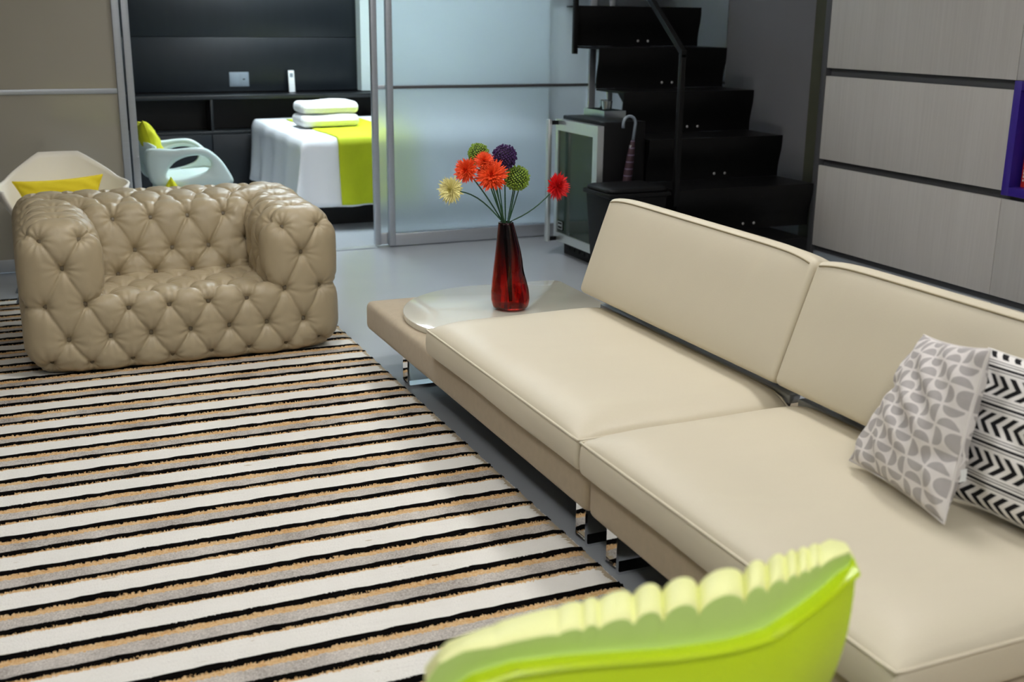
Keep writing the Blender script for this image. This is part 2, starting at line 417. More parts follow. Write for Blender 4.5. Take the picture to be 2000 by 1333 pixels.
# ================================================================== TUFTED ARMCHAIR
def armchair():
    t = thing('tufted_armchair', 'deep buttoned taupe leather armchair standing on the striped rug', 'armchair', (.655, 5.45, 0))
    CX, Z0 = .655, .022
    mb = MB()
    def blk(x0, x1, y0, y1, z0, z1, r):
        P, F = rbox(((x1-x0)/2, (y1-y0)/2, (z1-z0)/2), r, (6, 6, 6)); P = P+np.array([(x0+x1)/2, (y0+y1)/2, (z0+z1)/2]); mb.add(P, F)
    FY, BY = 4.985, 5.96
    blk(-.005, .300, FY, BY, Z0, .655, (.11, .075, .11))
    blk(1.010, 1.315, FY, BY, Z0, .655, (.11, .075, .11))
    blk(-.005, 1.315, 5.50, BY, Z0, .665, (.10, .12, .12))
    blk(.15, 1.16, FY, 5.7, Z0, .335, .05)
    # sloping cushion in front of the back
    P, F = rbox((.40, .10, .24), .07, (6, 6, 6)); a = -.24
    P = np.stack([P[:, 0]+CX, P[:, 1]*math.cos(a)-P[:, 2]*math.sin(a)+5.53, P[:, 1]*math.sin(a)+P[:, 2]*math.cos(a)+.40], -1); mb.add(P, F)
    me0 = mb.mesh(); o0 = bpy.data.objects.new('tmp', me0); COL.objects.link(o0)
    md = o0.modifiers.new('r', 'REMESH'); md.mode = 'VOXEL'; md.voxel_size = .0056
    ms = o0.modifiers.new('s', 'SMOOTH'); ms.iterations = 14; ms.factor = .5
    dg = bpy.context.evaluated_depsgraph_get(); ev = o0.evaluated_get(dg); me = ev.to_mesh()
    nv = len(me.vertices); V = np.zeros(nv*3); me.vertices.foreach_get('co', V); V = V.reshape(-1, 3)
    Nn = np.zeros(nv*3); me.vertices.foreach_get('normal', Nn); Nn = Nn.reshape(-1, 3)
    polys = [tuple(p.vertices) for p in me.polygons]
    bvh = BVHTree.FromPolygons([tuple(v) for v in V], polys)
    ev.to_mesh_clear(); bpy.data.objects.remove(o0)
    # --- buttons by panel
    A = .168; pts = []; seg = []
    def add(p):
        q = bvh.find_nearest(Vector(p)); pts.append((Vector(q[0]), Vector(q[1]))); return len(pts)-1
    half = [CX+A*(k+.5) for k in range(-4, 4)]; full = [CX+A*k for k in range(-3, 4)]
    rowsF = [[add((x, FY, .050)) for x in half], [add((x, FY, .168)) for x in full], [add((x, FY, .318 if (x < .3 or x > 1.) else .288)) for x in half],
             [add((x, FY, .478)) for x in (full[0], full[-1])], [add((x, FY+.01, .605)) for x in (half[0], half[1], half[-2], half[-1])]]
    S = set()
    def conn(a, b):
        if a != b: S.add((min(a, b), max(a, b)))
    def lace(r1, r2, lim=.2, ky=0):
        for a in r1:
            for b in r2:
                if (pts[a][0]-pts[b][0]).length < lim and abs(abs(pts[a][0][ky]-pts[b][0][ky])-A/2) < .05: conn(a, b)
    lace(rowsF[0], rowsF[1]); lace(rowsF[1], rowsF[2]); lace(rowsF[2], rowsF[3], .22); lace(rowsF[3], rowsF[4])
    # fold lines running down from the lowest row to the floor
    foot = []
    for a in rowsF[0]: foot.append((pts[a][0], Vector((pts[a][0].x, FY+.02, Z0))))
    # seat and back centre strip
    fi = full[1:-1]; hi = half[2:-2]; fi3 = full[2:-2]
    strip = [[rowsF[2][k] for k in range(2, 6)]]
    for kind, y, z in (('f', 5.07, .34), ('h', 5.19, .34), ('f', 5.31, .34), ('h', 5.435, .345), ('f', 5.47, .445), ('h', 5.53, .575), ('f', 5.66, .68)):
        strip.append([add((x, y, z)) for x in (hi if kind == 'h' else (fi3 if z > .4 and z < .6 else fi))])
    for a, b in zip(strip, strip[1:]): lace(a, b, .24)
    # back top and rear
    top = [add((x, 5.80, .69)) for x in half]
    lace(strip[-1], top)
    prev = top
    for i, z in enumerate((.52, .38, .24, .10)):
        r = [add((x, BY, z)) for x in (full if i % 2 == 0 else half)]; lace(prev, r, .26); prev = r
    # arms: around the arch, along Y
    for sgn, x0 in ((1, 0.), (-1, 1.31)):
        prof = [(0, .05), (0, .17), (0, .32), (0, .465), (.035, .60), (.150, .67), (.262, .60), (.30, .47), (.30, .36)]
        prev = None
        for i, (dx, z) in enumerate(prof):
            ys = [5.07+A*k for k in range(6)] if i % 2 == 0 else [5.07+A/2+A*k for k in range(5)]
            if i == 5: ys = [5.07+A/2+A*k for k in range(4)]
            if i >= 6: ys = [y for y in ys if y < (5.60 if i == 6 else 5.5)]
            r = [add((x0+sgn*dx, y, z)) for y in ys]
            if prev: lace(prev, r, .24, 1)
            # tie to the front face
            for a in r[:1]:
                for fr in (rowsF[0]+rowsF[1]+rowsF[2]+rowsF[3]+rowsF[4]):
                    d = (pts[a][0]-pts[fr][0]).length
                    if .06 < d < .135: conn(a, fr)
            prev = r
    # --- crease curves on the surface
    cpts = []
    def crease(p, q):
        L = (p-q).length; n = max(3, int(L/.004))
        for i in range(n+1):
            h = bvh.find_nearest(p.lerp(q, i/n))[0]; cpts.append(h)
    for a, b in S: crease(pts[a][0], pts[b][0])
    for p, q in foot: crease(p, q)
    kc = KDTree(len(cpts)); [kc.insert(p, i) for i, p in enumerate(cpts)]; kc.balance()
    kb = KDTree(len(pts)); [kb.insert(p[0], i) for i, p in enumerate(pts)]; kb.balance()
    dc = np.empty(nv); db = np.empty(nv); bi = np.empty(nv, int)
    for i in range(nv):
        v = Vector(V[i]); dc[i] = kc.find(v)[2]; _, j, d = kb.find(v); db[i] = d; bi[i] = j
    bp = np.array([p[0] for p in pts]); bn = np.array([p[1] for p in pts])
    rel = V-bp[bi]; n_ = bn[bi]; ref = np.where(np.abs(n_[:, 2:3]) < .8, np.array([[0, 0, 1.]]), np.array([[0, 1., 0]]))
    e1 = np.cross(n_, ref); e1 /= np.linalg.norm(e1, axis=1, keepdims=True)+1e-9; e2 = np.cross(n_, e1)
    th = np.arctan2((rel*e2).sum(1), (rel*e1).sum(1))
    phs = rng.uniform(0, 6.28, len(pts))[bi]; frq = rng.integers(7, 12, len(pts))[bi]
    disp = .014+.0095*(1-np.exp(-dc/.026)) - .0065*np.exp(-(dc/.0050)**2) - .042*np.exp(-(db/.023)**1.15)
    disp += .0050*np.cos(frq*th+phs)*np.exp(-db/.038)*(1-np.exp(-(db/.012)**2))
    low = np.clip((V[:, 2]-Z0)/.03, 0, 1); disp *= .35+.65*low
    W = V+Nn*disp[:, None]; W[:, 2] = np.maximum(W[:, 2], .018)
    # --- split into arms, back, seat
    cen = np.array([V[list(p)].mean(0) for p in polys])
    reg = np.full(len(polys), 3)
    reg[(cen[:, 1] > 5.44) & (cen[:, 0] > .02) & (cen[:, 0] < 1.29)] = 2
    reg[(cen[:, 1] > 5.44) & (cen[:, 2] < .2) & (cen[:, 1] < 5.6)] = 3
    reg[(cen[:, 0] < .308) & (cen[:, 1] < 5.60)] = 0; reg[(cen[:, 0] > 1.002) & (cen[:, 1] < 5.60)] = 1
    reg[(cen[:, 0] <= .02) & (cen[:, 1] >= 5.6)] = 2; reg[(cen[:, 0] >= 1.29) & (cen[:, 1] >= 5.6)] = 2
    # vertex normals of the undivided surface keep the joints invisible
    tm = mesh_from(W, polys); VN = np.zeros(nv*3); tm.vertices.foreach_get('normal', VN); VN = VN.reshape(-1, 3)
    for k, nm in ((0, 'arm'), (1, 'arm'), (2, 'backrest'), (3, 'seat')):
        fs = [polys[i] for i in np.nonzero(reg == k)[0]]; used = sorted({v for f in fs for v in f}); mp = {v: i for i, v in enumerate(used)}
        me = mesh_from(W[used], [tuple(mp[v] for v in f) for f in fs])
        me.normals_split_custom_set_from_vertices([tuple(VN[v]) for v in used])
        link(nm, me, 'chair_leather', t, True)
    bpy.data.meshes.remove(tm)
    P, F = rbox((.0115, .0115, .006), (.0105, .0105, .0055), (1, 1, 1)); bme = mesh_from(P, F); bme.materials.append(M['chair_button'])
    for p, n in pts:
        o = bpy.data.objects.new('button', bme); COL.objects.link(o); o.parent = t; o.matrix_parent_inverse = basis(t).inverted()
        o.matrix_basis = Matrix.Translation(p - n*.0205) @ n.to_track_quat('Z', 'Y').to_matrix().to_4x4()
    for x in (.06, 1.25):
        for y in (5.1, 5.85): MB().lathe([(.022, .0175), (.026, .03)], 12, (x, y, .0)).build('foot', 'black_plastic', t, world=True)
armchair()

# ================================================================== SOFA
def sofa():
    t = thing('modular_sofa', 'long low beige leather sofa on a tan platform with chrome legs', 'sofa', (1.85, 2.6, 0))
    # platforms
    for y0, y1 in ((2.603, 4.75), (.45, 2.597)):
        hx, hy, hz = .475, (y1-y0)/2, .066
        P, F = rbox((hx, hy, hz), (.028, .03, .03), (8, 20, 2)); P += np.array([1.38+hx, (y0+y1)/2, .158+hz])
        link('platform', mesh_from(P, F), 'platform', t, True)
    for y0, y1 in ((2.64, 4.70), (.5, 2.56)): boxobj('underside_darkener', 'black_deep', t, 1.415, 2.30, y0, y1, .148, .159)  # black sheets added under the platforms to deepen the shade on the floor
    # seat cushions
    def seat(y0, y1):
        x0, x1, zb, zp, cr = 1.352, 2.062, .291, .388, .046
        hx, hy, hz = (x1-x0)/2, (y1-y0)/2, (zp-zb)/2
        def dz(X, Y):
            u = np.clip(np.abs(X/hx), 0, 1); v = np.clip(np.abs(Y/hy), 0, 1)
            bk_ = np.clip(X/hx, 0, 1)
            return cr*(1-np.where(X > 0, .35*u**8, u**7))*(1-v**14)+.006*bk_*(1-v**16)
        def de(P):
            P = P.copy(); s = np.clip((P[:, 2]+hz)/(2*hz), 0, 1)
            P[:, 2] += dz(P[:, 0], P[:, 1])*s
            P[:, 0] += -.006*np.sin(PI*s)*(P[:, 0] < -hx+.03)           # walls belly out
            P[:, 0] += .0025*np.sin(P[:, 1]*9)*(P[:, 0] < -hx+.03)*(1-s)
            return P
        P, F = rbox((hx, hy, hz), (.016, .02, .016), (26, 40, 4), de)
        c = np.array([(x0+x1)/2, (y0+y1)/2, (zb+zp)/2])
        o = link('seat_cushion', mesh_from(P+c, F), 'sofa_leather', t, True)
        path = []
        for k in range(120):
            # rounded rectangle
            per = [(-hx, -hy), (hx, -hy), (hx, hy), (-hx, hy)]; s = k/30; i = int(s); f = s-i
            a, b_ = per[i], per[(i+1) % 4]; x = a[0]+(b_[0]-a[0])*f; y = a[1]+(b_[1]-a[1])*f
            path.append((x*.996+c[0], y*.998+c[1], c[2]+hz-.004+float(dz(np.array(x), np.array(y)))))
        MB().tube(path, .0042, 6, closed=True).build('piping', 'sofa_leather', o, smooth=True, sharp=None, world=True)
    seat(2.607, 3.858); seat(1.355, 2.595)
    # back cushions, tilted backwards
    tilt = math.atan2(.124, .350)
    def back(y0, y1):
        th, hh, hy = .055, .190, (y1-y0)/2
        def bow(Y): return .022*(1-np.clip(np.abs(Y/hy), 0, 1)**9)
        def de(P):
            P = P.copy(); v = np.clip(np.abs(P[:, 1]/hy), 0, 1); u = np.clip(np.abs(P[:, 2]/hh), 0, 1)
            P[:, 0] += np.sign(P[:, 0])*.016*(1-v**6)*(1-u**4)
            P[:, 2] += bow(P[:, 1])*np.clip(P[:, 2]/hh, 0, 1)
            return P
        def place(P):
            x = P[:, 0]*math.cos(tilt)+P[:, 2]*math.sin(tilt); z = -P[:, 0]*math.sin(tilt)+P[:, 2]*math.cos(tilt)
            return np.stack([x+2.098, P[:, 1]+(y0+y1)/2, z+.640], -1)
        P, F = rbox((th, hy, hh), (.022, .018, .022), (4, 40, 16), de)
        o = link('back_cushion', mesh_from(place(P), F), 'sofa_leather', t, True)
        for sx in (-1, 1):
            pth = np.array([(sx*(th+.0012+.0058*(1-abs(y/hy)**6)), y, 0) for y in np.linspace(-hy+.02, hy-.02, 60)]); pth[:, 2] = hh-.020+bow(pth[:, 1])
            MB().tube(place(pth), .0026, 6).build('piping', 'seam', o, smooth=True, sharp=None, world=True)
    back(2.604, 3.858); back(1.355, 2.598)
    # metal rail and brackets that carry the backrest
    for y0, y1 in ((2.62, 3.83), (1.37, 2.58)):
        boxobj('back_rail', 'alu', t, 2.068, 2.110, y0, y1, .395, .425, .004)
        for y in (y0+.12, y1-.15):
            MB().prism([(2.10, .292), (2.16, .292), (2.22, .62), (2.19, .63)], 'y', y, y+.05).build('bracket', 'alu_dark', t, world=True)
            boxobj('bracket_arm', 'alu_dark', t, 2.07, 2.15, y, y+.05, .392, .41)
    # chrome flat-bar loops
    for y in (4.37, 2.741, 2.549, .80):
        mb = MB(); yy0, yy1 = y-.03, y+.03; tk = .008; x0, x1, z1 = 1.438, 2.23, .150; r = .014
        out = [(x0, z1), (x0, r)]+[(x0+r-r*math.cos(a), r-r*math.sin(a)) for a in np.linspace(0, PI/2, 6)]+[(x1-r+r*math.sin(a), r-r*math.cos(a)) for a in np.linspace(0, PI/2, 6)]+[(x1, z1)]
        inn = [(x1-tk, z1), (x1-tk, tk), (x0+tk, tk), (x0+tk, z1)]
        n = len(out); V = []; F = []
        inner = [(x0+tk, z1), (x0+tk, max(r, tk))]+[(x0+tk+.006*(1-math.cos(a)), tk+.006*(1-math.sin(a))) for a in np.linspace(0, PI/2, 6)]+[(x1-tk-.006*(1-math.sin(a)), tk+.006*(1-math.cos(a))) for a in np.linspace(0, PI/2, 6)]+[(x1-tk, z1)]
        for yv in (yy0, yy1):
            V += [(p[0], yv, p[1]) for p in out]+[(p[0], yv, p[1]) for p in inner]
        for i in range(n-1):
            F += [(i, i+1, n+i+1, n+i), (2*n+i+1, 2*n+i, 3*n+i, 3*n+i+1), (i, 2*n+i, 2*n+i+1, i+1), (n+i+1, 3*n+i+1, 3*n+i, n+i)]
        mb.add(V, F); mb.build('leg', 'chrome', t, smooth=True, sharp=40, world=True)
    # lacquered D-shaped table board at the far end
    c = np.array((1.885, 4.262)); R_ = .462; out = []
    for a in np.linspace(math.radians(237), math.radians(92), 40): out.append((c[0]+R_*math.cos(a), c[1]+(R_+.022)*math.sin(a)))
    out += [(2.0, 4.742), (2.24, 4.722)]
    for a in np.linspace(PI/2, 0, 8): out.append((2.262+.05*math.cos(a), 4.668+.05*math.sin(a)))
    out += [(2.300, 4.2), (2.298, 3.866), (1.635, 3.866)]
    MB().prism(out, 'z', .291, .316).build('table_board', 'tabletop', t, bevel=.003, world=True)
sofa()

# ------------------------------------------------------------------ pillows
def pillow(name, mat, corners, T, label, cat='cushion', n=44, pinch=.05, group=None, crumple=.3):
    A_, B_, C_, D_ = [np.array(c, float) for c in corners]   # bottom-left, bottom-right, top-right, top-left seen from the front
    u = np.linspace(-1, 1, n); U, Vv = np.meshgrid(u, u, indexing='ij')
    base = ((1-U)*(1-Vv))[..., None]*A_/4+((1+U)*(1-Vv))[..., None]*B_/4+((1+U)*(1+Vv))[..., None]*C_/4+((1-U)*(1+Vv))[..., None]*D_/4
    cen = base.mean((0, 1)); eu = (B_+C_-A_-D_); ev = (C_+D_-A_-B_); nn = np.cross(eu, ev); nn /= np.linalg.norm(nn)
    # edges pulled in between the corners
    pin = (1-pinch*((1-U**2)*np.abs(Vv)**3)), (1-pinch*((1-Vv**2)*np.abs(U)**3))
    base = cen+(eu/4)[None, None]*(U*pin[1])[..., None]+(ev/4)[None, None]*(Vv*pin[0])[..., None]+((A_-B_+C_-D_)/4)[None, None]*(U*Vv)[..., None]
    th = T*(np.clip((1-U**2)*(1-Vv**2), 0, 1))**.42
    wr = .004*np.sin(U*7+Vv*5+1)*np.sin(Vv*9-U*3)*(1-U**2)*(1-Vv**2)+.006*np.sin((U+Vv)*11)*np.exp(-((np.abs(U)-.8)**2+(np.abs(Vv)-.7)**2)/.08)
    wr = wr+crumple*(-.030*np.exp(-((U+.95)**2/.10+(Vv-.05-.5*(U+1))**2/.012))-.018*np.exp(-((U-.9)**2/.2+(Vv+.25-.35*(U-1))**2/.010))+.010*np.sin(U*9+Vv*14)*np.exp(-((U-.1)**2+(Vv-.2)**2)/.5)*(1-U**2)-.012*np.exp(-((U+Vv*.6+.9)**2/.015)))
    fr = base+nn*(th+wr)[..., None]; bk = base-nn*(th-wr*.5)[..., None]
    V = np.concatenate([fr.reshape(-1, 3), bk.reshape(-1, 3)]); F = []
    g = grid_faces(n, n); F = [f for f in g]+[tuple(i+n*n for i in f[::-1]) for f in g]
    me = bpy.data.meshes.new('pillow'); me.from_pydata([tuple(map(float, v)) for v in V], [], F)
    uv = me.uv_layers.new(name='UVMap'); UU = np.stack([(U+1)/2, (Vv+1)/2], -1).reshape(-1, 2); UU = np.concatenate([UU, UU])
    for l in me.loops: uv.data[l.index].uv = UU[l.vertex_index]
    bm = bmesh.new(); bm.from_mesh(me); bmesh.ops.remove_doubles(bm, verts=bm.verts, dist=.0002); bmesh.ops.recalc_face_normals(bm, faces=bm.faces); bm.to_mesh(me); bm.free(); me.shade_smooth()
    o = link(name, me, mat); tag(o, label, cat, group)
    # edge seam
    idx = [(i, 0) for i in range(n)]+[(n-1, j) for j in range(1, n)]+[(i, n-1) for i in range(n-2, -1, -1)]+[(0, j) for j in range(n-2, 0, -1)]
    MB().tube([base[i, j] for i, j in idx], .0026, 6, closed=True).build('seam', mat, o, smooth=True, sharp=None)
    return o
gp = pillow('cushion', 'pillow_grey', [(1.838, 2.075, .452), (1.785, 1.70, .450), (1.905, 1.745, .822), (1.99, 2.03, .772)], .058, 'grey and white half-circle patterned cushion leaning on the sofa back', crumple=1.)
MB().prism([(0, 0), (.022, 0), (.022, .03), (0, .03)], 'y', 0, .001).build('care_tag', 'white_plastic', gp).location = (1.835, 1.722, .53)
pillow('cushion', 'pillow_chevron', [(1.905, 1.835, .452), (1.915, 1.42, .455), (2.045, 1.42, .80), (2.012, 1.85, .785)], .05, 'black and white chevron and stripe cushion behind the grey cushion')

# ------------------------------------------------------------------ vase and flowers
VX, VY, VZ = 1.884, 4.288, .3165
def vase():
    prof = [(.001, .006), (.062, .0), (.076, .012), (.082, .04), (.081, .075), (.076, .12), (.068, .17), (.059, .22), (.050, .27), (.041, .32), (.034, .355), (.031, .372)]
    n = 40; V = []; F = []
    zz = np.linspace(0, 1, 46)
    pr = np.array(prof); s = np.concatenate([[0], np.cumsum(np.linalg.norm(np.diff(pr, axis=0), axis=1))]); s /= s[-1]
    R_ = np.interp(zz, s, pr[:, 0]); Z = np.interp(zz, s, pr[:, 1])
    def ring(r, z, inner):
        out = []
        for k in range(n):
            a = 2*PI*k/n; f = 1.
            if z > .02:
                ta = a-2.6*z/.37
                dent = math.exp(-((z-.13)/.07)**2)
                f -= .20*dent*max(0, math.cos(ta+1.9))**3+.12*dent*max(0, math.cos(ta-.2))**4
            out.append((VX+.0-.025*(z/.37)**1.6+r*f*math.cos(a), VY+r*f*math.sin(a), VZ+z))
        return out
    rings = [ring(r, z, 0) for r, z in zip(R_, Z)]+[ring(max(r-.006, .001), max(z, .014), 1) for r, z in list(zip(R_, Z))[::-1]]
    for r in rings: V += r
    F = grid_faces(len(rings), n, True)
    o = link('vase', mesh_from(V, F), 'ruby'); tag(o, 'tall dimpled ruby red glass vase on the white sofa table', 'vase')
vase()
TOP = Vector((VX-.025, VY, VZ+.372))
def stem_path(p, bend=0., off=(0, 0)):
    p = Vector(p); a = Vector((VX+off[0]*.3, VY+off[1]*.3, VZ+.03)); b_ = TOP+Vector((off[0], off[1], 0))
    out = [a, a.lerp(b_, .5), b_]
    d = p-b_
    for i in range(1, 9):
        f = i/8; out.append(b_+d*f+Vector((0, 0, bend*math.sin(PI*f))))
    return out
def flower(kind, p, r, face, label, bend=0., off=(0, 0), mats=None):
    p = Vector(p); t = thing('flower', label, 'flower', tuple(p), 0, 'artificial flowers in the red vase')
    MB().tube(stem_path(p, bend, off), .0028, 6).build('stem', 'stem', t, smooth=True, sharp=None, world=True)
    f = Vector(face).normalized(); Q = f.to_track_quat('Z', 'Y').to_matrix()
    mb = MB()
    if kind == 'ball':
        cm = MB(); P, F = rbox((r*.78,)*3, r*.76, (2, 2, 2)); P = P/np.linalg.norm(P, axis=1, keepdims=True)*r*.80; cm.add(P, F); 
        for i in range(300):      # little florets all over the ball
            zf = 1-2*(i+.5)/300; a = i*2.39996; q = Vector((math.sqrt(1-zf*zf)*math.cos(a), math.sqrt(1-zf*zf)*math.sin(a), zf))
            e1 = q.orthogonal().normalized(); e1.rotate(Matrix.Rotation(random.random()*6, 3, q)); e2 = q.cross(e1); h = r*random.uniform(.88, 1.06); s = r*random.uniform(.06, .095)
            V = [q*r*.74]+[q*h*.96+e1*s*math.cos(k*PI/2)+e2*s*math.sin(k*PI/2) for k in range(4)]+[q*h]
            mb.add([v for v in V], [(0, 2, 1), (0, 3, 2), (0, 4, 3), (0, 1, 4), (5, 1, 2), (5, 2, 3), (5, 3, 4), (5, 4, 1)])
        hd = mb.build('flower_head', mats[0], t); cm.build('core', mats[1], t, smooth=True, sharp=None)
    else:
        for lay, (n, r0, tilt, wd) in enumerate(((34, 1., -.06, .075), (32, .93, .16, .07), (28, .80, .40, .066), (22, .62, .68, .062), (16, .44, .98, .058), (9, .28, 1.28, .05))):
            for k in range(n):
                a = 2*PI*k/n+lay*.37+random.uniform(-.08, .08); L = r*r0*random.uniform(.85, 1.06); tl = tilt+random.uniform(-.12, .14)
                ra = Vector((math.cos(a), math.sin(a), 0)); ta = Vector((-math.sin(a), math.cos(a), 0)); z = Vector((0, 0, 1))
                pr = []
                for s_, w_ in ((0., .3), (.35, .9), (.72, 1.), (1., .05)):
                    dirv = ra*math.cos(tl+.25*s_-.1)+z*math.sin(tl+.25*s_-.1)
                    c = dirv*L*s_ + z*(lay*r*.03)
                    pr.append((c, w_*r*wd))
                V = []
                for c, w_ in pr: V += [c-ta*w_, c+ta*w_, c+z*w_*.5]
                F = []
                for i in range(3):
                    b_ = i*3; F += [(b_, b_+3, b_+5, b_+2), (b_+2, b_+5, b_+4, b_+1), (b_+1, b_+4, b_+3, b_)]
                F += [(9, 10, 11)]
                mb.add([Q @ v for v in V], F)
        mb.build('flower_head', mats[0], t)
        cb = MB(); P, F = rbox((r*.2, r*.2, r*.12), r*.11, (1, 1, 1)); cb.add([Q @ Vector(v) for v in P], F); cb.build('calyx', 'stem' if len(mats) < 2 else mats[1], t, smooth=True, sharp=None)
G, Pp = ('allium_green', 'allium_core'), ('allium_purple', 'purple_core')
camdir = Vector((-.40, -.9, .22))
flower('ball', (1.755, VY+.05, .968), .046, (0, 0, 1), 'green globe flower highest at the back of the bouquet', 0, (-.008, .008), G)
flower('ball', (1.850, VY+.0, .957), .053, (0, 0, 1), 'dark purple globe flower at the top of the bouquet', 0, (.0, .004), Pp)
flower('ball', (1.903, VY-.01, .869), .054, (0, 0, 1), 'green globe flower below the purple globe on the right', 0, (.012, -.004), G)
flower('daisy', (1.764, VY-.07, .893), .074, camdir+Vector((-.1, 0, .35)), 'large orange flower at the front centre of the bouquet', .01, (-.010, -.010), ('orange',))
flower('daisy', (1.676, VY-.02, .912), .058, camdir+Vector((-.5, .2, .1)), 'orange flower on the left above the cream flower', .01, (-.014, 0), ('orange',))
flower('daisy', (1.742, VY-.045, .949), .046, camdir+Vector((.1, .3, .5)), 'small red-orange flower between the green globe and the orange flowers', .01, (-.012, .006), ('orange',))
flower('daisy', (1.613, VY-.01, .834), .062, Vector((-.72, -.62, .12)), 'cream flower drooping out on the left of the bouquet', .035, (-.016, -.006), ('cream',))
flower('daisy', (2.092, VY+.0, .826), .064, Vector((.32, -.92, .16)), 'bright red flower leaning far out on the right of the bouquet', -.02, (.018, 0), ('redpetal',))
for i, (dx, dy, h) in enumerate(((.04, .01, .865), (.062, .0, .85), (-.06, -.02, .86), (-.035, .015, .875))):
    o = MB().tube(stem_path((VX+dx-.02, VY+dy, h), 0, (dx*.22, dy*.2)), [.0024]*10+[.0008], 6).build('leaf_blade', 'stem', None, smooth=True, sharp=None)
    tag(o, 'thin green grass blade standing in the red vase', 'grass blade', 'grass blades in the red vase')

# ================================================================== CABINET WALL
def cabinets():
    XF = 4.60; y1, ym, y0 = 5.73, 4.272, 2.8
    t = thing('storage_cabinet', 'wall of pale wood laminate cabinet fronts with dark grip slots', 'cabinet', (XF+.15, 4.27, 0))
    mb = MB(); xc, xd = XF+.035, XR-.002
    mb.box(xc, xd, y0, y1-.004, .10, .664); mb.box(xc, xd, y0, y1-.004, 1.238, CEIL-.002); mb.box(xc, xd, ym+.002, y1-.004, .664, 1.238); mb.box(xc, xd, y0, 3.60, .664, 1.238)
    mb.build('carcass', 'alu_dark', t, world=True)
    boxobj('end_panel', 'alu_dark', t, XF-.004, XR-.002, y1, y1+.045, 0.0, CEIL-.002, .002)
    boxobj('plinth', 'alu', t, XF+.012, XF+.06, ym+.002, y1-.002, 0, .106, .001); boxobj('plinth', 'alu', t, XF+.012, XF+.06, y0, ym-.002, 0, .106, .001)
    rows = ((.145, .647), (.688, 1.188), (1.236, 1.74), (1.785, 2.72))
    for r, (a, b_) in enumerate(rows):
        for (ya, yb) in ((ym, y1), (y0, ym)):
            if r == 1 and ya == y0: 
                boxobj('door', 'laminate', t, XF, XF+.02, y0, 3.60, a, b_, .0015); continue
            boxobj('door', 'laminate', t, XF, XF+.02, ya+.0015, yb-.0015, a, b_, .0015)
        # slim light edge on top of every front
    n = thing('book_niche', 'purple lacquered open box set between the cabinet fronts, holding books', 'shelf', (4.7, 3.94, .67))
    ya, yb, za, zb = 3.604, 4.270, .668, 1.234; th = .045
    xo, xi = XF-.012, XF+.27
    boxobj('back', 'purple', n, xi, xi+.012, ya, yb, za, zb)
    boxobj('side', 'purple', n, xo, xi, yb-th, yb, za, zb, .002); boxobj('side', 'purple', n, xo, xi, ya, ya+th, za, zb, .002)
    boxobj('top', 'purple', n, xo, xi, ya+th, yb-th, zb-th, zb, .002); boxobj('bottom', 'purple', n, xo, xi, ya+th, yb-th, za, za+th, .002)
cabinets()
def book(y, th, hgt, dep, mat, label, lean=0., lettering=False):
    t = thing('book', label, 'book', (4.64, y, .714)); t.rotation_euler = (lean, 0, 0)
    mb = MB(); c = .002
    mb.box(0, dep, 0, c, 0, hgt); mb.box(0, dep, th-c, th, 0, hgt); mb.box(0, c, c, th-c, 0, hgt); mb.build('cover', mat, t)
    MB().box(c, dep-.004, c+.0005, th-c-.0005, .003, hgt-.003).build('pages', 'book_page', t)
    if lettering:
        for k in range(9): MB().box(-.0012, 0, th*.35, th*.65, .03+k*.017, .040+k*.017+.002*(k % 3)).build('spine_print', 'book_page', t)
book(4.176, .024, .31, .20, 'book_red', 'red spined book standing at the edge of the purple box', .0, True)
book(4.132, .040, .30, .20, 'book_dark', 'thick dark book next to the red book in the purple box', 0)
book(4.096, .032, .29, .20, 'book_dark', 'slimmer dark book third from the edge of the purple box', 0)

